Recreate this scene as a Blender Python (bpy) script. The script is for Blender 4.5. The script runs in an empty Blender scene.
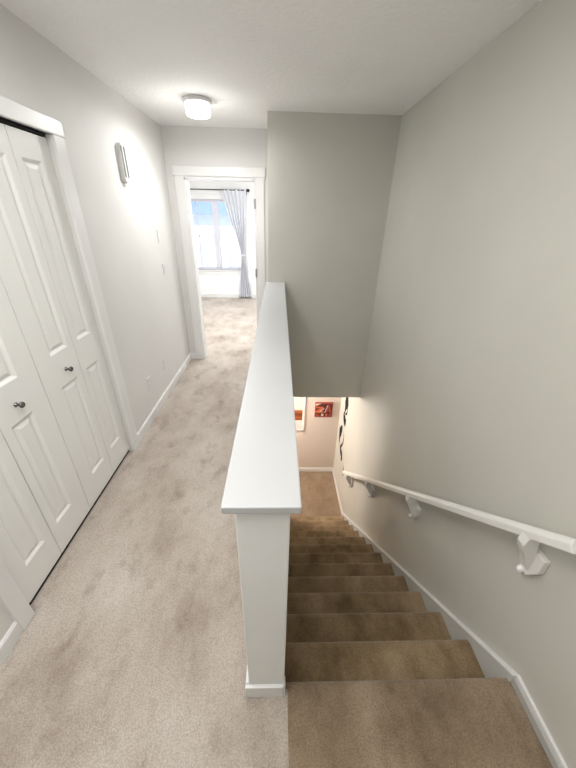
import bpy, bmesh, math, random
from mathutils import Vector, Matrix
random.seed(7)
C = bpy.context.scene.collection

# ------------------------------------------------------------------ measures (metres)
XL, XR = -1.160, 0.993            # left and right wall faces
HC = 2.44                         # ceiling height
PX0, PX1, PY = -0.105, 0.033, 0.540   # half wall faces and near end
CAPZ = 1.104
DW, DF = 3.290, 3.887             # bulkhead face, far hall wall face
ZB = -0.232                       # bulkhead underside / lower ceiling
YB = 7.454                        # bedroom far wall
RISE, RUN, NY0, NST = 0.1791, 0.21496, 0.579, 13
ZLOW = -RISE * NST
YLOW = 4.259
SEAM = .047                      # carpet joint between hall and landing
CAM = (0.0, 0.0, 1.6896)

# ------------------------------------------------------------------ materials
def nodes(name):
    m = bpy.data.materials.new(name); m.use_nodes = True
    nt = m.node_tree; b = nt.nodes['Principled BSDF']
    return m, nt, b
def N(nt, t, **kw):
    n = nt.nodes.new(t)
    for k, v in kw.items(): setattr(n, k, v)
    return n
def noise(nt, scale, detail=2, rough=.5, src=None):
    n = N(nt, 'ShaderNodeTexNoise'); n.inputs['Scale'].default_value = scale
    n.inputs['Detail'].default_value = detail; n.inputs['Roughness'].default_value = rough
    if src: nt.links.new(src, n.inputs['Vector'])
    return n.outputs['Fac']
def geo(nt): return N(nt, 'ShaderNodeNewGeometry').outputs['Position']
def ramp(nt, fac, stops):
    r = N(nt, 'ShaderNodeValToRGB'); e = r.color_ramp.elements
    while len(e) < len(stops): e.new(.5)
    for i, (p, c) in enumerate(stops): e[i].position = p; e[i].color = (*c, 1)
    nt.links.new(fac, r.inputs['Fac']); return r.outputs['Color']
def mix(nt, mode, fac, a, b):
    m = N(nt, 'ShaderNodeMixRGB', blend_type=mode)
    for s, v in ((m.inputs['Fac'], fac), (m.inputs['Color1'], a), (m.inputs['Color2'], b)):
        if hasattr(v, 'is_linked') or hasattr(v, 'links'): nt.links.new(v, s)
        elif isinstance(v, tuple): s.default_value = (*v, 1)
        else: s.default_value = v
    return m.outputs['Color']
def bump(nt, b, height, strength, dist=.01):
    n = N(nt, 'ShaderNodeBump'); n.inputs['Strength'].default_value = strength
    n.inputs['Distance'].default_value = dist
    nt.links.new(height, n.inputs['Height']); nt.links.new(n.outputs['Normal'], b.inputs['Normal'])
def paint(name, col, rough=.6, var=.03, bs=.15, scale=90, dist=.003):
    m, nt, b = nodes(name); g = geo(nt)
    f = noise(nt, 1.7, 3, .5, g)
    lo = tuple(max(0, c * (1 - var)) for c in col); hi = tuple(min(1, c * (1 + var)) for c in col)
    nt.links.new(ramp(nt, f, [(.3, lo), (.7, hi)]), b.inputs['Base Color'])
    b.inputs['Roughness'].default_value = rough
    bump(nt, b, noise(nt, scale, 3, .6, g), bs, dist)
    return m
def plain(name, col, rough=.5, metal=0, emis=0):
    m, nt, b = nodes(name); g = N(nt, 'ShaderNodeTexCoord').outputs['Object']
    f = noise(nt, 14, 2, .5, g)
    nt.links.new(ramp(nt, f, [(.3, tuple(c * .96 for c in col)), (.7, tuple(min(1, c * 1.03) for c in col))]), b.inputs['Base Color'])
    b.inputs['Roughness'].default_value = rough; b.inputs['Metallic'].default_value = metal
    if emis:
        b.inputs['Emission Color'].default_value = (*col, 1); b.inputs['Emission Strength'].default_value = emis
    return m
def carpet(name, dark, mid, light, patch=2.2, seed=0.0):
    m, nt, b = nodes(name); g = geo(nt)
    mp = N(nt, 'ShaderNodeMapping'); nt.links.new(g, mp.inputs['Vector'])
    mp.inputs['Location'].default_value = (seed, seed * 1.7, 0)
    mp.inputs['Scale'].default_value = (1.25, .8, 1)
    v = mp.outputs['Vector']
    big = noise(nt, patch, 5, .62, v)
    base = ramp(nt, big, [(.33, dark), (.5, mid), (.68, light)])
    foot = ramp(nt, noise(nt, 6.5, 4, .6, v), [(.30, (.70, .665, .63)), (.45, (1, 1, 1)), (.7, (1.0, 1.0, 1.0))])
    c = mix(nt, 'MULTIPLY', .8, base, foot)
    vor = N(nt, 'ShaderNodeTexVoronoi'); vor.inputs['Scale'].default_value = 190; nt.links.new(g, vor.inputs['Vector'])
    grain = ramp(nt, vor.outputs['Distance'], [(0.0, (1.10, 1.095, 1.09)), (.75, (.80, .79, .775))])
    c = mix(nt, 'MULTIPLY', 1.0, c, grain)
    c = mix(nt, 'MULTIPLY', .45, c, ramp(nt, noise(nt, 150, 3, .7, g), [(.3, (.7, .7, .7)), (.7, (1.2, 1.2, 1.2))]))
    nt.links.new(c, b.inputs['Base Color'])
    b.inputs['Roughness'].default_value = 1.0; b.inputs['Specular IOR Level'].default_value = .1
    b.inputs['Sheen Weight'].default_value = .25
    bump(nt, b, vor.outputs['Distance'], .6, .006)
    return m

M = {}
M['wall'] = paint('wall_paint', (.71, .70, .68))
M['wall_stair'] = paint('stairwell_paint_dimmed', (.58, .572, .515))  # same paint as the hall, with the stairwell's weaker light put into the colour
M['wall_low'] = paint('lower_wall_paint_warmlit', (.68, .60, .53))  # the hall paint again, warm lamplight tinted into its colour
M['wall_white'] = paint('bedroom_paint', (.88, .88, .87))
M['ceil'] = paint('ceiling_texture', (.94, .94, .93), .8, .03, .55, 38, .012)
M['trim'] = paint('trim_paint', (.77, .77, .76), .35, .02, .04, 30)
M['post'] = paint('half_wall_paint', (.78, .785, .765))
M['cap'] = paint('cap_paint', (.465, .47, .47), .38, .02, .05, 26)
M['door'] = paint('door_paint', (.80, .80, .775), .4, .02, .05, 40)
M['rail'] = paint('rail_paint', (.78, .77, .735), .35, .02, .05, 30)
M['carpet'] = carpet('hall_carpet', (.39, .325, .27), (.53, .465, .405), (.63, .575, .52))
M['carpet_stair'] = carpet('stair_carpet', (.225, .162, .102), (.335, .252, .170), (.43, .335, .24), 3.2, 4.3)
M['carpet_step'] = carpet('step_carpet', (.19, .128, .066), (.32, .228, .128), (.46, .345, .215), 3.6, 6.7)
M['carpet_low'] = carpet('lower_carpet', (.25, .17, .11), (.31, .225, .15), (.37, .28, .19), 2.5, 8.1)
M['dark'] = plain('dark_void', (.03, .03, .03), .9)
M['nickel'] = plain('dark_nickel', (.16, .155, .15), .25, 1)
M['skirt'] = paint('skirt_trim_shaded', (.60, .60, .57), .5, .02, .05, 30)  # trim paint greyed: the half wall's shade is put into the face colour
M['skirt_shaded'] = paint('landing_trim_shaded', (.46, .455, .43), .5, .02, .05, 30)  # same trim, darker still, with shade painted onto the landing board face
M['print_upper'] = plain('beige_print', (.66, .60, .53), .6)
M['hinge'] = plain('grey_hinge_metal', (.42, .42, .42), .4, .6)
M['black'] = plain('black_vinyl', (.008, .008, .009), 1.0)
M['rod'] = plain('black_rod_metal', (.02, .02, .022), .4, .5)
M['plastic'] = plain('white_plastic', (.70, .70, .69), .35)
M['groove'] = plain('grey_groove', (.15, .155, .15), .6)
M['brass'] = plain('white_screw_cap', (.85, .85, .83), .25)
M['curtain'] = paint('curtain_cloth', (.74, .755, .80), .9, .05, .1, 200)
M['vinyl'] = plain('window_vinyl', (.60, .60, .66), .4)
M['lamp_base'] = plain('lamp_base_white', (.74, .73, .74), .4)
M['lamp_glow'] = plain('lamp_diffuser', (1, .98, .95), .4, 0, 1.7)
M['canvas'] = None
M['red'] = plain('salmon_red_paint', (.36, .055, .04), .6)
M['orange'] = plain('orange_red_paint', (.60, .13, .05), .6)
M['maroon'] = plain('dark_maroon_paint', (.09, .018, .016), .6)
M['cream'] = plain('cream_paint', (.72, .58, .50), .6)
M['rust'] = plain('rust_orange_print', (.34, .09, .026), .6)
M['rust_dark'] = plain('dark_rust_print', (.20, .05, .015), .6)
M['mat_white'] = plain('white_mat_board', (.74, .66, .64), .6)
M['frame_white'] = plain('white_frame_wood', (.80, .76, .72), .5)
M['siding'] = paint('grey_house_siding', (.62, .65, .70), .7, .05, .1, 8)
M['house_trim'] = plain('white_house_trim', (.9, .9, .9), .6)
M['house_glass'] = plain('pale_house_window', (.26, .27, .28), .8)
M['house_roof'] = paint('slate_roof', (.10, .15, .24), .8, .1, .3, 8)
M['lawn'] = paint('pale_ground_outside', (.6, .6, .58), .9, .1, .3, 6)

def glass_mat():
    m = bpy.data.materials.new('clear_window_glass'); m.use_nodes = True; nt = m.node_tree
    nt.nodes.remove(nt.nodes['Principled BSDF'])
    t = N(nt, 'ShaderNodeBsdfTransparent'); g = N(nt, 'ShaderNodeBsdfGlossy'); g.inputs['Roughness'].default_value = .02
    t.inputs['Color'].default_value = (.95, .97, 1, 1)
    mx = N(nt, 'ShaderNodeMixShader'); mx.inputs['Fac'].default_value = .05
    nt.links.new(t.outputs[0], mx.inputs[1]); nt.links.new(g.outputs[0], mx.inputs[2])
    nt.links.new(mx.outputs[0], nt.nodes['Material Output'].inputs['Surface'])
    return m
M['glass'] = glass_mat()

# ------------------------------------------------------------------ mesh helpers
def box(bm, x0, x1, y0, y1, z0, z1, bev=0.0):
    vs = [bm.verts.new((x, y, z)) for x in (x0, x1) for y in (y0, y1) for z in (z0, z1)]
    idx = [(0, 1, 3, 2), (4, 6, 7, 5), (0, 4, 5, 1), (2, 3, 7, 6), (0, 2, 6, 4), (1, 5, 7, 3)]
    fs = [bm.faces.new([vs[i] for i in q]) for q in idx]
    if bev:
        es = list({e for f in fs for e in f.edges})
        bmesh.ops.bevel(bm, geom=es, offset=bev, segments=2, profile=.5, affect='EDGES')
    return vs
def prism(bm, pts, off, bev=0.0):
    """closed polygon of 3-D points swept by the vector off"""
    a = [bm.verts.new(p) for p in pts]; b = [bm.verts.new(Vector(p) + Vector(off)) for p in pts]
    fs = [bm.faces.new(a), bm.faces.new(b[::-1])]
    n = len(pts)
    for i in range(n): fs.append(bm.faces.new((a[i], b[i], b[(i + 1) % n], a[(i + 1) % n])))
    if bev:
        es = list({e for f in fs for e in f.edges})
        bmesh.ops.bevel(bm, geom=es, offset=bev, segments=2, profile=.5, affect='EDGES')
def lathe(bm, prof, mat, seg=32):
    """prof: (radius, height) pairs, mat places the axis (+Z)"""
    rings = []
    for r, h in prof:
        if r < 1e-6: rings.append([bm.verts.new(mat @ Vector((0, 0, h)))])
        else: rings.append([bm.verts.new(mat @ Vector((r * math.cos(2 * math.pi * k / seg), r * math.sin(2 * math.pi * k / seg), h))) for k in range(seg)])
    for a, b in zip(rings, rings[1:]):
        for k in range(seg):
            j = (k + 1) % seg
            if len(a) == 1 and len(b) == 1: continue
            if len(a) == 1: bm.faces.new((a[0], b[k], b[j]))
            elif len(b) == 1: bm.faces.new((a[k], b[0], a[j]))
            else: bm.faces.new((a[k], b[k], b[j], a[j]))
def tube(bm, pts, r, seg=12):
    pts = [Vector(p) for p in pts]; rings = []
    for i, p in enumerate(pts):
        d = (pts[min(i + 1, len(pts) - 1)] - pts[max(i - 1, 0)]).normalized()
        a = d.orthogonal().normalized() if i == 0 else (rings_a - d * rings_a.dot(d)).normalized()
        rings_a = a; b = d.cross(a)
        rr = r[i] if isinstance(r, (list, tuple)) else r
        rings.append([bm.verts.new(p + a * rr * math.cos(2 * math.pi * k / seg) + b * rr * math.sin(2 * math.pi * k / seg)) for k in range(seg)])
    for A, B in zip(rings, rings[1:]):
        for k in range(seg): bm.faces.new((A[k], A[(k + 1) % seg], B[(k + 1) % seg], B[k]))
    bm.faces.new(rings[0][::-1]); bm.faces.new(rings[-1])

def obj(name, bm, mat, parent=None, smooth=False):
    bmesh.ops.recalc_face_normals(bm, faces=bm.faces)
    me = bpy.data.meshes.new(name); bm.to_mesh(me); bm.free()
    for mm in (mat if isinstance(mat, (list, tuple)) else [mat]): me.materials.append(mm)
    if smooth:
        for f in me.polygons: f.use_smooth = True
    o = bpy.data.objects.new(name, me); C.objects.link(o)
    if parent is not None:
        o.parent = parent
        o.matrix_parent_inverse = Matrix.Translation(parent.location).inverted() if True else None
    return o
def recentre(o):
    """origin to the mesh's own base, so that a top-level mesh stands where it is"""
    vs = [v.co for v in o.data.vertices]
    c = Vector(((min(v.x for v in vs) + max(v.x for v in vs)) / 2, (min(v.y for v in vs) + max(v.y for v in vs)) / 2, min(v.z for v in vs)))
    o.data.transform(Matrix.Translation(-c)); o.location = c
def tag(o, label, cat, group=None, kind=None):
    o['label'] = label; o['category'] = cat
    if group: o['group'] = group
    if kind: o['kind'] = kind
    return o
def thing(name, label, cat, loc, group=None, kind=None):
    o = bpy.data.objects.new(name, None); C.objects.link(o); o.location = loc
    o.empty_display_size = .1
    return tag(o, label, cat, group, kind)
def struct(name, bm, mat, label, cat, parent=None, smooth=False):
    o = obj(name, bm, mat, parent, smooth)
    if parent is None: tag(o, label, cat, None, 'structure')
    return o
def boxes(*bs, bev=0.0):
    bm = bmesh.new()
    for b in bs: box(bm, *b, bev=bev)
    return bm

# ================================================================== THE SHELL
YN = -2.3                                              # the hall goes on behind the camera
CY0, CY1, CZ = .845, 2.020, 2.030                      # closet opening
# floors
struct('floor', boxes((XL - .12, SEAM, YN, PY + .01, -.20, 0), (XL - .12, PX1 - .01, PY + .01, DF + .12, -.20, 0)), M['carpet'],
       'grey beige carpet floor of the upstairs hall', 'floor')
bm = bmesh.new()                                        # landing with its rounded nosing
prof = [(YN, -.02), (YN, 0)]
for k in range(7):
    a = math.pi / 2 * (1 - k / 3.0)
    prof.append((NY0 - .018 + .018 * math.cos(a), -.018 + .018 * math.sin(a)))
prof += [(NY0 - .018, -.04), (NY0 - .03, -.045), (NY0 - .03, -RISE - .02), (NY0 - .2, -RISE - .02), (NY0 - .2, -.02)]
prism(bm, [(PX1, y, z - .004) for y, z in prof], (XR - PX1, 0, 0))
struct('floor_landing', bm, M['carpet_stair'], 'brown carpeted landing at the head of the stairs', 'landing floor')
struct('floor_bedroom', boxes((-3.3, .8, DF + .12, YB + .2, -.20, 0)), M['carpet'],
       'pale carpet floor of the bedroom beyond the doorway', 'bedroom floor')
struct('floor_lower', boxes((-2.2, XR + .12, 2.95, YLOW + .12, ZLOW - .12, ZLOW)), M['carpet_low'],
       'brown carpet floor at the foot of the stairs', 'lower floor')
# ceilings
struct('ceiling', boxes((XL - .12, XR + .12, YN - .12, DF + .12, HC, HC + .12)), M['ceil'],
       'textured off-white ceiling over hall and stairwell', 'ceiling')
struct('ceiling_bedroom', boxes((-3.42, .92, DF + .12, YB + .2, HC, HC + .12)), M['wall_white'],
       'white ceiling of the bedroom beyond the doorway', 'bedroom ceiling')
# left wall with the closet opening
T = .12
struct('wall_left', boxes((XL - T, XL, YN, CY0, 0, HC), (XL - T, XL, CY1, DF, 0, HC), (XL - T, XL, CY0, CY1, CZ, HC)), M['wall'],
       'pale grey hall wall on the left with closet opening', 'wall')
struct('wall_closet', boxes((XL - .72, XL - .70, CY0 - .2, CY1 + .2, 0, HC), (XL - .70, XL - T, CY0 - .2, CY0 - .18, 0, HC),
       (XL - .70, XL - T, CY1 + .18, CY1 + .2, 0, HC), (XL - .72, XL - T, CY0 - .2, CY1 + .2, -.1, 0), (XL - .72, XL - T, CY0 - .2, CY1 + .2, 2.2, 2.22)), M['dark'],
       'dark inside of the closet behind its folding doors', 'closet interior')
# right wall, all the way down the stairwell
struct('wall_right', boxes((XR, XR + T, YN, YLOW, ZLOW, HC)), M['wall_stair'],
       'tall grey stairwell wall on the right behind the handrail', 'wall')
struct('wall_back', boxes((XL - T, XR + T, YN - T, YN, 0, HC)), M['wall'], 'grey wall closing the hall at the near end', 'wall')
# far hall wall with the bedroom doorway
DX0, DX1, DZ = -.985, -.257, 2.022
struct('wall_far', boxes((-3.42, DX0, DF, DF + T, 0, HC), (DX1, PX0 + .01, DF, DF + T, 0, HC), (DX0, DX1, DF, DF + T, DZ, HC)), M['wall'],
       'grey wall around the bedroom doorway at the hall end', 'wall')
# bulkhead block over the foot of the stairs (its underside is part of the lower ceiling)
struct('wall_bulkhead', boxes((PX0, XR, DW, DF + T, ZB, HC)), M['wall_stair'],
       'grey bulkhead wall hanging over the foot of the stairs', 'wall')
struct('ceiling_lower', boxes((-2.2, PX0 - .005, 3.2, YLOW + .12, ZB - .02, ZB + .02), (PX0 - .005, XR + .12, DF + T, YLOW + .12, ZB, ZB + .1)), M['wall_low'],
       'ceiling of the lower hall beyond the bulkhead', 'lower ceiling')
# half wall between hall and stairs, with its base and cap
hw = thing('wall_half', 'white topped half wall between the hall and the stairs', 'half wall', ((PX0 + PX1) / 2, PY, 0), kind='structure')
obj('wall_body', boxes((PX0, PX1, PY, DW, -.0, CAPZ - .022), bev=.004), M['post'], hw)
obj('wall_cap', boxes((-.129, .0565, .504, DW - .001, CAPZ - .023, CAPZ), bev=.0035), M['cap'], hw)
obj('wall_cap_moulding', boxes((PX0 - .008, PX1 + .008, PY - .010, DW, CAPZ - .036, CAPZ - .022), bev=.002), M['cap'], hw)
bm = bmesh.new()
def base_prof(h, t): return [(0, 0), (t, 0), (t, h - .012), (t * .45, h), (0, h)]
box(bm, PX0 - .0125, PX0, PY + .002, DW, 0, .085, bev=.003)
box(bm, PX0 - .013, PX1 - .004, PY - .013, PY, 0, .085, bev=.003)
box(bm, PX1 - .003, PX1 + .004, PY - .010, PY + .02, .0, .095, bev=.002)
obj('wall_base', bm, M['trim'], hw)
struct('wall_stair_left', boxes((PX0, PX1, PY + .02, 3.30, ZLOW, -.005)), M['wall_low'],
       'stairwell wall below the half wall beside the steps', 'wall')
# lower hall
struct('wall_lower_far', boxes((-2.2, XR + T, YLOW, YLOW + T, ZLOW - .1, ZB + .1)), M['wall_low'],
       'beige wall at the foot of the stairs holding the red canvas', 'wall')
struct('wall_lower_left', boxes((-2.3, -2.2, 3.0, YLOW + T, ZLOW, ZB)), M['wall_low'], 'beige wall at the left end of the lower hall', 'wall')
struct('wall_lower_near', boxes((-2.2, PX0, 3.18, 3.30, ZLOW, ZB)), M['wall_low'], 'beige near wall of the lower hall beside the stairs', 'wall')
# bedroom
WX0, WX1, WZ0, WZ1 = -1.93, -.735, .600, 1.965
struct('wall_bedroom_far', boxes((-3.3, WX0, YB, YB + .16, 0, HC), (WX1, .8, YB, YB + .16, 0, HC), (WX0, WX1, YB, YB + .16, 0, WZ0), (WX0, WX1, YB, YB + .16, WZ1, HC)),
       M['wall_white'], 'white bedroom wall around the window', 'wall')
struct('wall_bedroom_left', boxes((-3.42, -3.3, DF + T, YB + .16, 0, HC)), M['wall_white'], 'white bedroom wall out of sight on the left', 'wall')
struct('wall_bedroom_right', boxes((.8, .92, DF, YB + .16, 0, HC)), M['wall_white'], 'white bedroom wall out of sight on the right', 'wall')
struct('wall_bedroom_near', boxes((XR - .2, .8, DF, DF + T, 0, HC)) if XR - .2 < .8 else boxes((.7, .8, DF, DF + T, 0, HC)), M['wall_white'], 'white bedroom wall beside the bulkhead', 'wall')

# ------------------------------------------------------------------ baseboards
def board_y(bm, x, s, y0, y1, h=.082, t=.012, z=0):
    prism(bm, [(x + s * a, y0, z + b) for a, b in base_prof(h, t)], (0, y1 - y0, 0))
def board_x(bm, y, s, x0, x1, h=.082, t=.012, z=0):
    prism(bm, [(x0, y + s * a, z + b) for a, b in base_prof(h, t)], (x1 - x0, 0, 0))
bm = bmesh.new(); board_y(bm, XL, 1, YN, CY0 - .075); 
struct('baseboard_left_near', bm, M['trim'], 'short white baseboard left of the closet nearest the camera', 'baseboard')
bm = bmesh.new(); board_y(bm, XL, 1, CY1 + .095, DF)
struct('baseboard_left_far', bm, M['trim'], 'white baseboard on the left wall between closet and bedroom door', 'baseboard')
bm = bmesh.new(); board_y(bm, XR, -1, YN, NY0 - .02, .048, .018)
bl = struct('baseboard_landing', bm, M['skirt_shaded'], 'white baseboard on the right wall along the landing', 'baseboard')
bm = bmesh.new(); box(bm, XR - .0125, XR, YN, NY0 - .018, .046, .060, bev=.0015); obj('top_bead', bm, M['trim'], bl)
bm = bmesh.new(); board_x(bm, DF, -1, XL + .012, DX0 - .1)
struct('baseboard_far', bm, M['trim'], 'stub of white baseboard left of the bedroom door', 'baseboard')
bm = bmesh.new(); board_x(bm, YB, -1, -3.3, .8, .09, .014)
struct('baseboard_bedroom', bm, M['trim'], 'white baseboard under the bedroom window', 'baseboard')
bm = bmesh.new(); board_x(bm, YLOW, -1, -2.2, XR - .012, .078, .012, ZLOW)
struct('baseboard_lower_far', bm, M['trim'], 'cream baseboard on the far wall at the foot of the stairs', 'baseboard')
bm = bmesh.new(); board_y(bm, XR, -1, 3.27, YLOW, .078, .012, ZLOW)
struct('baseboard_lower_right', bm, M['trim'], 'cream baseboard on the right wall at the foot of the stairs', 'baseboard')
# stair skirt board: follows the nosing line
SL = RISE / RUN
def nz(y): return -(y - NY0) * SL
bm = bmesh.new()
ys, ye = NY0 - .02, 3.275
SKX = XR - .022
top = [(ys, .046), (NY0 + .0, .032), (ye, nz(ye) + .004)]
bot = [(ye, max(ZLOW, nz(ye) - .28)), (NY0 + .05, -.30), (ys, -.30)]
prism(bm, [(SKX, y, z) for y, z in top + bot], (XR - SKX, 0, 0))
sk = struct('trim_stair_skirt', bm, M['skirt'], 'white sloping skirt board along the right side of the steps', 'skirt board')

bm = bmesh.new()
prism(bm, [(SKX - .004, y, z) for y, z in top] + [(SKX - .004, y, z + .008) for y, z in top[::-1]], (XR - SKX + .004, 0, 0), .0015)
obj('top_bead', bm, M['trim'], sk)
# ------------------------------------------------------------------ stairs: each step its own carpeted block
st = thing('staircase', 'brown carpeted flight of steps leading down between the walls', 'staircase', ((PX1 + XR) / 2, NY0, 0), kind='structure')
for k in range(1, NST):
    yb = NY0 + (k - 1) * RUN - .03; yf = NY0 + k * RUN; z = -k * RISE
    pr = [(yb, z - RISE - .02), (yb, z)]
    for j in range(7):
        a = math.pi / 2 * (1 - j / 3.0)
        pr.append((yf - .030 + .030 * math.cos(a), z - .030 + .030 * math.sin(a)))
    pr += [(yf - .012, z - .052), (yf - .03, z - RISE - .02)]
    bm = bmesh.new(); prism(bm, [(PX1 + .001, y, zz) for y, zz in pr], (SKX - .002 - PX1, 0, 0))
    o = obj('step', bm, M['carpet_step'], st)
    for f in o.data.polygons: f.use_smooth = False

# ------------------------------------------------------------------ closet: casing and two folding doors
bm = bmesh.new()
cx = XL + .018
box(bm, XL - .03, cx, CY1 + .002, CY1 + .092, 0, CZ + .002, bev=.004)
box(bm, XL - .03, cx, CY0 - .075, CY0 - .002, 0, CZ + .002, bev=.004)
box(bm, XL - .03, cx + .002, CY0 - .085, CY1 + .100, CZ, CZ + .072, bev=.004)
struct('trim_closet_casing', bm, M['trim'], 'white casing around the closet opening on the left wall', 'door casing')

def leaf_mesh(y0, y1, py0, py1, z0=.030, z1=2.012):
    """flat leaf facing +X with two sunk and raised panels"""
    bm = bmesh.new(); xf = XL - .020; xb = xf - .034
    ysp = [y0, py0, py1, y1]; zsp = [z0, .205, .838, 1.02, 1.905, z1]
    V = {}
    def v(x, y, z):
        k = (round(x, 5), round(y, 5), round(z, 5))
        if k not in V: V[k] = bm.verts.new((x, y, z))
        return V[k]
    for i in range(3):
        for j in range(5):
            a, b, c, d = ysp[i], ysp[i + 1], zsp[j], zsp[j + 1]
            if i == 1 and j in (1, 3):
                rings = [(0, 0), (.003, -.001), (.016, -.010), (.022, -.010), (.040, -.003)]
                q = []
                for ins, dep in rings:
                    q.append([v(xf + dep, a + ins, c + ins), v(xf + dep, b - ins, c + ins), v(xf + dep, b - ins, d - ins), v(xf + dep, a + ins, d - ins)])
                for A, B in zip(q, q[1:]):
                    for k in range(4): bm.faces.new((A[k], A[(k + 1) % 4], B[(k + 1) % 4], B[k]))
                bm.faces.new(q[-1])
            else:
                bm.faces.new((v(xf, a, c), v(xf, b, c), v(xf, b, d), v(xf, a, d)))
    # back and edges
    bk = [bm.verts.new((xb, y, z)) for y, z in ((y0, z0), (y1, z0), (y1, z1), (y0, z1))]
    bm.faces.new(bk[::-1])
    lo = [v(xf, y, z0) for y in ysp]; hi = [v(xf, y, z1) for y in ysp]
    lf = [v(xf, y0, z) for z in zsp]; rt = [v(xf, y1, z) for z in zsp]
    bm.faces.new(lo[::-1] + [bk[0], bk[1]]); bm.faces.new(hi + [bk[2], bk[3]])
    bm.faces.new(lf + [bk[3], bk[0]]); bm.faces.new(rt[::-1] + [bk[1], bk[2]])
    return bm
def knob(y, z, parent):
    bm = bmesh.new()
    mt = Matrix.Translation((XL - .020, y, z)) @ Matrix.Rotation(math.pi / 2, 4, 'Y')
    lathe(bm, [(0, 0), (.011, 0), (.011, .003), (.006, .006), (.0055, .016), (.010, .020), (.0145, .026), (.0145, .031), (.010, .036), (0, .037)], mt, 24)
    obj('knob', bm, M['nickel'], parent, True)
b = [.847, 1.125, 1.425, 1.742, 2.018]; g = .0022
for i, (l0, l1, lab, ky) in enumerate(((0, 1, 'nearer white folding closet door with dark round knob', 1.240), (2, 3, 'farther white folding closet door with dark round knob', 1.618))):
    d = thing('door_%d' % (i + 1), lab, 'closet door', (XL - .037, (b[l0] + b[l1 + 1]) / 2, 0), kind='structure')
    for l in (l0, l1):
        wide_first = l in (0, 2)
        py0 = b[l] + (.092 if l == 0 else .115 if l == 2 else .047)
        py1 = b[l + 1] - (.115 if l == 1 else .092 if l == 3 else .050)
        obj('leaf', leaf_mesh(b[l] + g, b[l + 1] - g, py0, py1), M['door'], d)
    knob(ky, .915, d)
# dark track in the head, and gap shade painted as a floor strip below
struct('trim_closet_track', boxes((XL - .06, XL - .022, CY0, CY1, 2.018, CZ), (XL - .06, XL - .030, CY0, CY1, .0005, .004)), M['dark'], 'dark shadowed track above the folding closet doors, painted shade strip below them', 'door track')

# ------------------------------------------------------------------ bedroom doorway
dr = thing('door_3', 'white cased bedroom doorway with hinges and no door leaf', 'doorway', ((DX0 + DX1) / 2, DF, 0), kind='structure')
bm = bmesh.new()
box(bm, DX0 - .095, DX0, DF - .018, DF, 0, DZ + .02, bev=.003)
box(bm, DX1, DX1 + .093, DF - .018, DF, 0, DZ + .02, bev=.003)
obj('casing', bm, M['trim'], dr)
obj('head_casing', boxes((DX0 - .108, DX1 + .105, DF - .024, DF, DZ + .012, DZ + .098), bev=.003), M['trim'], dr)
obj('jamb', boxes((DX0 - .012, DX0 + .016, DF - .012, DF + T + .01, 0, DZ), (DX1 - .016, DX1 + .012, DF - .012, DF + T + .01, 0, DZ), (DX0, DX1, DF - .012, DF + T + .01, DZ - .016, DZ + .012)), M['trim'], dr)
for z in (1.80, 1.10):
    bm = bmesh.new()
    box(bm, DX1 - .020, DX1 + .004, DF - .022, DF - .010, z - .045, z + .045, bev=.002)
    tube(bm, [(DX1 - .008, DF - .024, z - .048), (DX1 - .008, DF - .024, z + .048)], .007, 10)
    obj('hinge', bm, M['hinge'], dr)

# ------------------------------------------------------------------ window
wn = thing('window_1', 'bright white bedroom window of two sashes above low sill', 'window', ((WX0 + WX1) / 2, YB, WZ0), kind='structure')
fy0, fy1 = YB + .05, YB + .11
obj('window_frame', boxes((WX0, WX0 + .05, fy0, fy1, WZ0, WZ1), (WX1 - .05, WX1, fy0, fy1, WZ0, WZ1), (WX0 + .05, WX1 - .05, fy0, fy1, WZ0, WZ0 + .05), (WX0 + .05, WX1 - .05, fy0, fy1, WZ1 - .05, WZ1)), M['vinyl'], wn)
mid = -1.335
obj('mullion', boxes((mid - .065, mid + .065, fy0 - .01, fy1, WZ0 + .05, WZ1 - .05), bev=.004), M['vinyl'], wn)
obj('sash_bar', boxes((WX0 + .05, mid - .06, fy0 + .012, fy0 + .03, 1.268, 1.292)), M['vinyl'], wn)
obj('sash_bar', boxes((WX0 + .20, WX0 + .22, fy0 + .012, fy0 + .03, WZ0 + .05, WZ1 - .05)), M['vinyl'], wn)
obj('pane', boxes((WX0 + .05, mid - .06, fy0 + .03, fy0 + .034, WZ0 + .05, WZ1 - .05)), M['glass'], wn)
obj('pane', boxes((mid + .06, WX1 - .05, fy0 + .03, fy0 + .034, WZ0 + .05, WZ1 - .05)), M['glass'], wn)
obj('window_sill', boxes((WX0 - .06, WX1 + .06, YB - .03, YB + .05, WZ0 - .022, WZ0), bev=.004), M['trim'], wn)
obj('window_apron', boxes((WX0 - .05, WX1 + .05, YB - .014, YB, WZ0 - .095, WZ0 - .022), bev=.003), M['trim'], wn)
obj('window_casing', boxes((WX0 - .09, WX0, YB - .016, YB, WZ0, WZ1), (WX1, WX1 + .05, YB - .016, YB, WZ0, WZ1), (WX0 - .1, WX1 + .06, YB - .02, YB, WZ1, WZ1 + .1)), M['trim'], wn)

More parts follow.
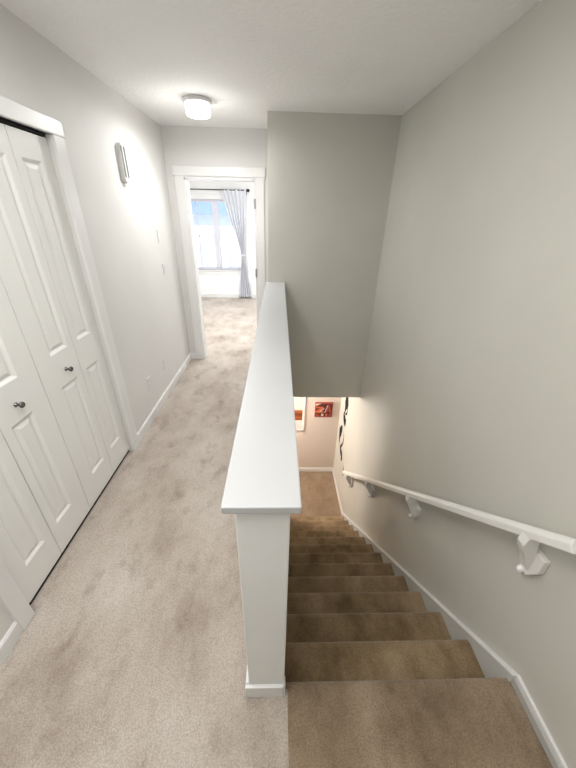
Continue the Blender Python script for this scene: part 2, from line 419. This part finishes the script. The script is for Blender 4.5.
# ------------------------------------------------------------------ curtain and rod
RY = YB - .085
rd = thing('curtain_rod', 'thin black curtain rod above the bedroom window', 'curtain rod', (-1.3, RY, 2.13))
bm = bmesh.new(); tube(bm, [(-2.3, RY, 2.128), (-.655, RY, 2.128)], .009, 12); obj('rod', bm, M['rod'], rd, True)
bm = bmesh.new(); lathe(bm, [(0, 0), (.014, .002), (.026, .016), (.031, .032), (.026, .048), (.014, .060), (0, .062)], Matrix.Translation((-.662, RY, 2.128)) @ Matrix.Rotation(math.pi / 2, 4, 'Y'), 20); obj('finial', bm, M['rod'], rd, True)
bm = bmesh.new(); box(bm, -.690, -.676, RY, YB - .002, 2.105, 2.120, bev=.002); box(bm, -.698, -.668, YB - .008, YB - .001, 2.05, 2.135, bev=.002); obj('bracket', bm, M['rod'], rd)
cu = thing('curtain', 'pale blue grey curtain tied at the waist beside the bedroom window', 'curtain', (-.85, RY, .02))
bm = bmesh.new(); nu, nv = 120, 60; grid = []
def cedge(z):
    # left and right edge of the cloth at height z
    pts = [(2.150, -1.175, -.672), (2.09, -1.165, -.672), (1.70, -1.05, -.695), (1.30, -.915, -.722), (1.02, -.835, -.738), (.92, -.815, -.748), (.82, -.825, -.742), (.55, -.860, -.700), (.20, -.895, -.650), (.02, -.915, -.622)]
    for (za, la, ra), (zb_, lb, rb) in zip(pts, pts[1:]):
        if za >= z >= zb_:
            t = (za - z) / (za - zb_); t = t * t * (3 - 2 * t) * .3 + t * .7
            return la + (lb - la) * t, ra + (rb - ra) * t
    return pts[-1][1:]
for j in range(nv + 1):
    z = 2.150 - (2.150 - .02) * j / nv; l, r = cedge(z); row = []
    w = r - l; amp = .024 + .034 * (1 - min(1, w / .5))
    if z > 2.08: amp = .012
    for i in range(nu + 1):
        u = i / nu; ph = u * 2 * math.pi * 6 + .5 * math.sin(z * 2.1 + u * 5)
        row.append(bm.verts.new((l + w * (u + .010 * math.sin(ph * 2)), RY + amp * math.sin(ph) + .006 * math.sin(u * 17 + z * 3), z)))
    grid.append(row)
for j in range(nv):
    for i in range(nu): bm.faces.new((grid[j][i], grid[j][i + 1], grid[j + 1][i + 1], grid[j + 1][i]))
o = obj('cloth', bm, M['curtain'], cu, True)
md = o.modifiers.new('thickness', 'SOLIDIFY'); md.thickness = .003
bm = bmesh.new()
ring = [(-.782 + .045 * math.cos(a), RY + .045 * math.sin(a), .925 + .008 * math.cos(a)) for a in [2 * math.pi * k / 24 for k in range(25)]]
tube(bm, ring, .012, 8); obj('tie_back', bm, M['curtain'], cu, True)

# ------------------------------------------------------------------ ceiling lamp
LX, LY = -.615, 3.060
lp = thing('ceiling_light', 'round flush white lamp glowing on the hall ceiling', 'ceiling lamp', (LX, LY, HC))
bm = bmesh.new(); lathe(bm, [(0, 0), (.100, 0), (.102, -.005), (.102, -.018), (.097, -.023), (0, -.023)], Matrix.Translation((LX, LY, HC)), 48); obj('base', bm, M['lamp_base'], lp, True)
bm = bmesh.new(); lathe(bm, [(0, -.023), (.089, -.023), (.091, -.030), (.091, -.085), (.084, -.099), (.060, -.105), (0, -.106)], Matrix.Translation((LX, LY, HC)), 48); obj('lamp_shade', bm, M['lamp_glow'], lp, True)

# ------------------------------------------------------------------ things on the left wall
ch = thing('wall_chime', 'tall rounded white chime box with two dark grooves high on left wall', 'door chime', (XL, 2.80, 1.88))
def pill(bm, x0, x1, y, z0, z1, r, seg=10, ins=0.0):
    pts = []
    for k in range(seg + 1): a = math.pi * k / seg; pts.append((y + (r - ins) * math.cos(a), z1 - r + (r - ins) * math.sin(a)))
    for k in range(seg + 1): a = math.pi + math.pi * k / seg; pts.append((y + (r - ins) * math.cos(a), z0 + r + (r - ins) * math.sin(a)))
    prism(bm, [(x0, p[0], p[1]) for p in pts], (x1 - x0, 0, 0))
bm = bmesh.new(); pill(bm, XL, XL + .032, 2.815, 1.882, 2.128, .045); obj('case', bm, M['plastic'], ch)
for yy in (2.790, 2.838):
    bm = bmesh.new(); pill(bm, XL + .0315, XL + .034, yy, 1.915, 2.112, .0125); obj('groove', bm, M['groove'], ch)

def plate(name, label, cat, y, z, kind, w=.072, h=.116):
    t = thing(name, label, cat, (XL, y, z - h / 2))
    bm = bmesh.new(); box(bm, XL, XL + .007, y - w / 2, y + w / 2, z - h / 2, z + h / 2, bev=.002); obj('plate', bm, M['plastic'], t)
    if kind == 'switch':
        bm = bmesh.new(); prism(bm, [(XL + .006, y - .017, z - .033), (XL + .011, y - .017, z - .033), (XL + .0135, y - .017, z + .033), (XL + .006, y - .017, z + .033)], (0, .034, 0), .001); obj('rocker', bm, M['plastic'], t)
    elif kind == 'outlet':
        for dz in (-.022, .022):
            bm = bmesh.new(); box(bm, XL + .006, XL + .010, y - .017, y + .017, z + dz - .016, z + dz + .016, bev=.003); s = obj('socket', bm, M['plastic'], t)
            bm = bmesh.new(); box(bm, XL + .0098, XL + .0104, y - .008, y - .005, z + dz - .005, z + dz + .007); box(bm, XL + .0098, XL + .0104, y + .005, y + .008, z + dz - .005, z + dz + .007); obj('slots', bm, M['groove'], s)
    else:
        for dz in (-.03, .03):
            bm = bmesh.new(); lathe(bm, [(0, 0), (.004, 0), (.0035, .002), (0, .0025)], Matrix.Translation((XL + .007, y, z + dz)) @ Matrix.Rotation(math.pi / 2, 4, 'Y'), 10); obj('screw', bm, M['plastic'], t)
plate('light_switch', 'white light switch by the bedroom door, lower of the two plates', 'light switch', 3.384, 1.190, 'switch')
plate('blank_wall_plate', 'slim white wall plate directly above the light switch', 'wall plate', 3.366, 1.495, 'blank', .05, .115)  # plain blank cover plate, no switch in it
plate('wall_outlet', 'white outlet plate low on left wall nearer the closet', 'outlet', 2.540, .336, 'outlet', .075, .125)
plate('wall_jack', 'small white plate low on left wall nearer the bedroom door', 'wall jack', 2.970, .334, 'blank', .055, .115)

# ------------------------------------------------------------------ handrail on the right wall
hr = thing('handrail', 'white painted wooden handrail sloping down the right stairwell wall', 'handrail', (.925, .62, .79))
def rz(y): return .803 - .8365 * (y - .612)            # rail centre line
y0, y1 = .600, 3.300
d = Vector((0, y1 - y0, rz(y1) - rz(y0))).normalized(); up = Vector((0, -d.z, d.y)); 
w2, h2 = .022, .021
sec = [(-w2, -h2), (w2, -h2), (w2, h2 * .35), (w2 * .45, h2), (-w2 * .45, h2), (-w2, h2 * .35)]
bm = bmesh.new()
P0 = Vector((.925, y0, rz(y0)))
prism(bm, [tuple(P0 + Vector((a, 0, 0)) + up * c) for a, c in sec], d * (Vector((0, y1 - y0, rz(y1) - rz(y0))).length), .004)
obj('rail', bm, M['rail'], hr)
def bracket(y):
    """wooden block on the wall, an angled arm out to the underside of the rail, and a round screw cap"""
    z = rz(y)
    bm = bmesh.new()
    # wall block: five-sided with a pointed foot, seen on the wall
    zc = z - .155
    pts = [(y - .052, zc + .060), (y + .052, zc + .060), (y + .052, zc - .010), (y + .012, zc - .070), (y - .020, zc - .070), (y - .052, zc - .010)]
    prism(bm, [(XR - .026, a, c) for a, c in pts], (.026, 0, 0), .004)
    o = obj('bracket', bm, M['rail'], hr)
    bm = bmesh.new()
    # arm: in the x-z plane, thick along the stair
    xz = [(XR - .024, zc + .030), (XR - .045, zc + .040), (XR - .066, z - .075), (XR - .090, z - .055), (XR - .094, z - .020), (XR - .044, z - .020), (XR - .040, z - .050), (XR - .030, z - .075), (XR - .024, zc + .058)]
    xz = [(XR - .022, zc - .045), (XR - .040, zc - .030), (XR - .060, zc + .028), (XR - .088, z - .082), (XR - .098, z - .052), (XR - .090, z - .012), (XR - .046, z - .012), (XR - .040, z - .048), (XR - .022, zc + .040)]
    prism(bm, [(a, y - .018, c) for a, c in xz], (0, .036, 0), .004)
    obj('bracket_arm', bm, M['rail'], o)
    bm = bmesh.new()
    mt = Matrix.Translation((XR - .055, y + .020, zc - .022)) @ Matrix.Rotation(-math.pi / 2, 4, 'X')
    lathe(bm, [(0, 0), (.012, 0), (.015, .006), (.015, .014), (.010, .021), (0, .023)], Matrix.Translation((XR - .030, y - .006, zc - .066)) @ Matrix.Rotation(-math.pi / 2, 4, 'X'), 16)
    obj('screw_cap', bm, M['brass'], o, True)
for yy in (.735, 1.545, 2.345, 3.075): bracket(yy)

# ------------------------------------------------------------------ pictures at the foot of the stairs
ca = thing('canvas_art', 'small red canvas lettered ZA on the wall below the stairs', 'wall art', (.726, YLOW - .03, -1.15))
ax0, ax1, az0, az1 = .588, .868, -1.150, -.885; ay = YLOW - .032
obj('panel', boxes((ax0, ax1, ay, YLOW - .001, az0, az1), bev=.003), M['red'], ca)
def flat(name, polys, mat, parent, y, th=.0012):
    bm = bmesh.new()
    for pl in polys: prism(bm, [(a, y, c) for a, c in pl], (0, -th, 0))
    return obj(name, bm, mat, parent)
def P(u, v): return (ax0 + u * (ax1 - ax0), az0 + v * (az1 - az0))
def poly(*uv): return [P(*q) for q in uv]
flat('background_block', [poly((.03, .05), (.03, .74), (.30, .93), (.97, .93), (.97, .05))], M['maroon'], ca, ay)
flat('cream_corner', [poly((.03, .80), (.03, .96), (.34, .96))], M['cream'], ca, ay)
flat('letter', [poly((.06, .74), (.06, .64), (.30, .64), (.03, .42), (.03, .31), (.50, .31), (.50, .41), (.22, .41), (.47, .64), (.47, .74))], M['orange'], ca, ay - .0012)
flat('letter_edge', [poly((.24, .41), (.33, .41), (.54, .62), (.49, .64))], M['cream'], ca, ay - .0024)
flat('letter', [poly((.54, .33), (.68, .84), (.80, .84), (.95, .33), (.85, .33), (.81, .44), (.68, .44), (.64, .33))], M['red'], ca, ay - .0012)
flat('letter_counter', [poly((.705, .52), (.785, .52), (.742, .68))], M['maroon'], ca, ay - .0024)
flat('letter_edge', [poly((.54, .33), (.68, .84), (.72, .84), (.58, .33))], M['cream'], ca, ay - .0024)
flat('lower_block', [poly((.05, .10), (.06, .22), (.26, .20), (.26, .10))], M['red'], ca, ay - .0012)
flat('lower_block', [poly((.36, .09), (.37, .24), (.50, .24), (.49, .09))], M['cream'], ca, ay - .0012)
flat('lower_block', [poly((.60, .08), (.61, .26), (.72, .25), (.71, .08))], M['orange'], ca, ay - .0012)
flat('lower_block', [poly((.80, .08), (.81, .26), (.93, .26), (.93, .08))], M['red'], ca, ay - .0012)

fp = thing('framed_print', 'white framed orange print partly hidden left of the red canvas', 'framed picture', (.27, YLOW - .02, -1.425))
fx0, fx1, fz0, fz1 = .10, .430, -1.425, -.700
bm = bmesh.new(); y_ = YLOW - .022
for q in ((fx0, fx0 + .022, fz0, fz1), (fx1 - .022, fx1, fz0, fz1), (fx0 + .022, fx1 - .022, fz0, fz0 + .022), (fx0 + .022, fx1 - .022, fz1 - .022, fz1)): box(bm, q[0], q[1], y_, YLOW - .001, q[2], q[3], bev=.002)
obj('frame', bm, M['frame_white'], fp)
obj('mat_board', boxes((fx0 + .02, fx1 - .02, YLOW - .012, YLOW - .002, fz0 + .02, fz1 - .02)), M['mat_white'], fp)
obj('print_upper', boxes((fx0 + .022, fx1 - .022, YLOW - .0135, YLOW - .012, -1.035, fz1 - .022)), M['print_upper'], fp)
obj('print', boxes((fx0 + .05, .392, YLOW - .0135, YLOW - .012, -1.225, -1.035)), M['rust'], fp)
obj('print_band', boxes((fx0 + .05, .392, YLOW - .0140, YLOW - .0135, -1.150, -1.085), (fx0 + .05, .392, YLOW - .0140, YLOW - .0135, -1.225, -1.205)), M['rust_dark'], fp)

# black stickers on the right wall near the foot of the stairs (seen at a grazing angle)
def sticker(strokes):
    bm = bmesh.new(); x = XR - .0015
    for st_ in strokes:
        pts = [Vector((0, a, c)) for a, c, _ in st_]; fine = []
        for i in range(len(pts) - 1):           # Catmull-Rom through the stroke's points
            p0, p1, p2, p3 = pts[max(i - 1, 0)], pts[i], pts[i + 1], pts[min(i + 2, len(pts) - 1)]
            for k in range(8):
                t = k / 8
                q = .5 * ((2 * p1) + (p2 - p0) * t + (2 * p0 - 5 * p1 + 4 * p2 - p3) * t * t + (3 * p1 - p0 - 3 * p2 + p3) * t ** 3)
                fine.append((q, 1.35 * (st_[i][2] + (st_[i + 1][2] - st_[i][2]) * t)))
        fine.append((pts[-1], st_[-1][2]))
        L, R_ = [], []
        for i, (q, w) in enumerate(fine):
            dd = (fine[min(i + 1, len(fine) - 1)][0] - fine[max(i - 1, 0)][0]).normalized(); n = Vector((0, -dd.z, dd.y))
            L.append(bm.verts.new((x, q.y + n.y * w, q.z + n.z * w))); R_.append(bm.verts.new((x, q.y - n.y * w, q.z - n.z * w)))
        for i in range(len(L) - 1): bm.faces.new((L[i], L[i + 1], R_[i + 1], R_[i]))
    return bm
grp = None
o = obj('wall_sticker', sticker([[(3.88, -.56, .03), (3.87, -.64, .075), (3.90, -.72, .06), (3.91, -.78, .03), (3.93, -.86, .012), (3.97, -.93, .02)],
                                 [(3.98, -.92, .012), (3.93, -.95, .05), (3.86, -.965, .06), (3.80, -.94, .012)],
                                 [(3.86, -.93, .05), (3.83, -1.00, .03), (3.82, -1.05, .006)],
                                 [(3.79, -.70, .008), (3.80, -.80, .014), (3.88, -.86, .010)]]), M['black'])
recentre(o); tag(o, 'upper black scroll sticker on right wall just under the bulkhead', 'wall sticker', 'black wall stickers by the lower stairs')
o = obj('wall_sticker', sticker([[(3.96, -1.14, .010), (4.00, -1.22, .045), (4.05, -1.32, .055), (4.06, -1.42, .030), (4.03, -1.54, .006)],
                                 [(3.82, -1.17, .006), (3.80, -1.26, .012), (3.82, -1.36, .014), (3.90, -1.48, .018), (3.90, -1.54, .03), (3.82, -1.55, .035), (3.78, -1.60, .03), (3.80, -1.68, .010)],
                                 [(3.97, -1.50, .012), (3.90, -1.58, .016), (3.84, -1.62, .010)]]), M['black'])
recentre(o); tag(o, 'middle black scroll sticker on right wall, long and thin', 'wall sticker', 'black wall stickers by the lower stairs')
o = obj('wall_sticker', sticker([[(3.60, -1.60, .006), (3.58, -1.66, .022), (3.60, -1.72, .010)], [(3.55, -1.69, .006), (3.57, -1.75, .014), (3.60, -1.80, .005)]]), M['groove'])
recentre(o); tag(o, 'faint lowest scroll sticker on right wall beside the handrail end', 'wall sticker', 'black wall stickers by the lower stairs')

# ------------------------------------------------------------------ outside the bedroom window
struct('ground_outside', boxes((-30, 30, YB + .3, 60, -3.2, -3.0)), M['lawn'], 'pale ground outside the bedroom window', 'ground')
hs = thing('neighbour_house', 'pale house across the street seen through the bedroom window', 'house', (-4, 19, -3.0))
obj('facade', boxes((-9.5, -.2, 19, 24, -3.0, 1.75)), M['siding'], hs)
bm = bmesh.new(); prism(bm, [(-9.9, 18.6, 1.70), (-9.9, 24.4, 1.70), (-9.9, 21.5, 4.6)], (10.0, 0, 0)); obj('roof', bm, M['house_roof'], hs)
for (a, c, e, f) in ((-2.9, -2.1, -.9, .3), (-4.4, -3.9, -.9, .3), (-7.0, -6.0, -.9, .4), (-3.3, -2.5, -2.8, -1.6)):
    w_ = obj('house_window', boxes((a - .08, c + .08, 18.94, 19.0, e - .08, f + .08)), M['house_trim'], hs)
    obj('house_pane', boxes((a, c, 18.92, 18.95, e, f)), M['house_glass'], w_)

# ------------------------------------------------------------------ light
def light(name, kind, loc, energy, col=(1, 1, 1), rot=None, **kw):
    l = bpy.data.lights.new(name, kind); l.energy = energy; l.color = col
    for k, v in kw.items(): setattr(l, k, v)
    o = bpy.data.objects.new(name, l); C.objects.link(o); o.location = loc
    if rot: o.rotation_euler = rot
    return o
R_ = math.radians
light('hall_lamp_light', 'POINT', (LX, LY, HC - .175), 2.5, (1.0, .99, .98), shadow_soft_size=.05)
light('hall_lamp_down', 'AREA', (LX, LY, HC - .120), 10.5, (1.0, .99, .98), (0, 0, 0), shape='DISK', size=.17)
light('near_hall_fill', 'AREA', (-.55, .45, 2.41), 28, (1, .99, .975), (0, 0, 0), shape='RECTANGLE', size=1.0, size_y=1.7)  # unseen fill panel under the ceiling, added to brighten the near hall
light('near_hall_fill_bulb', 'POINT', (-.55, -.30, 2.05), 7.2, (1, .99, .975), shadow_soft_size=.25)  # added fill bulb out of view, lifts the ceiling and closet doors
light('back_hall_fill', 'POINT', (-.3, -1.9, 1.5), 3.2, (1, .99, .975), shadow_soft_size=.25)  # invented source behind the camera, lifts the half wall's front
light('lower_hall_light', 'POINT', (-.50, 3.82, -.46), 70, (1.0, .955, .91), shadow_soft_size=.12)
light('bedroom_wall_fill', 'POINT', (.25, 5.3, 1.8), 30, (.98, .99, 1), shadow_soft_size=.2)  # added fill hidden right of the doorway, for the upper bedroom walls
light('bedroom_fill', 'AREA', (-1.2, 5.3, 2.38), 60, (.97, .98, 1), (0, 0, 0), shape='RECTANGLE', size=1.6, size_y=1.6)  # unseen overhead source added to brighten the bedroom
w = bpy.data.worlds.new('sky'); bpy.context.scene.world = w; w.use_nodes = True
nt = w.node_tree; bg = nt.nodes['Background']
sky = nt.nodes.new('ShaderNodeTexSky'); sky.sky_type = 'HOSEK_WILKIE'; sky.turbidity = 3.5; sky.ground_albedo = .6
sky.sun_direction = Vector((-.3, -.6, .75)).normalized()
nt.links.new(sky.outputs['Color'], bg.inputs['Color']); bg.inputs['Strength'].default_value = 5
light('sun', 'SUN', (0, 0, 20), 12, (1, .97, .92), (R_(38), 0, R_(-20)), angle=.01)

# ------------------------------------------------------------------ camera
cd = bpy.data.cameras.new('camera'); cam = bpy.data.objects.new('camera', cd); C.objects.link(cam)
cd.sensor_fit = 'VERTICAL'; cd.sensor_height = 36; cd.lens = 316.0 * 36 / 768; cd.clip_start = .02
r = Vector((.99949, -.023574, .021542)); u = Vector((-.007982, .468747, .883296)); f = Vector((.030921, .883018, -.46832))
m3 = Matrix((r, u, -f)).transposed()
cam.matrix_world = Matrix.Translation(CAM) @ m3.to_4x4()
bpy.context.scene.camera = cam
vs = bpy.context.scene.view_settings
vs.view_transform = 'Standard'; vs.look = 'None'; vs.exposure = 0.24; vs.gamma = 1.0
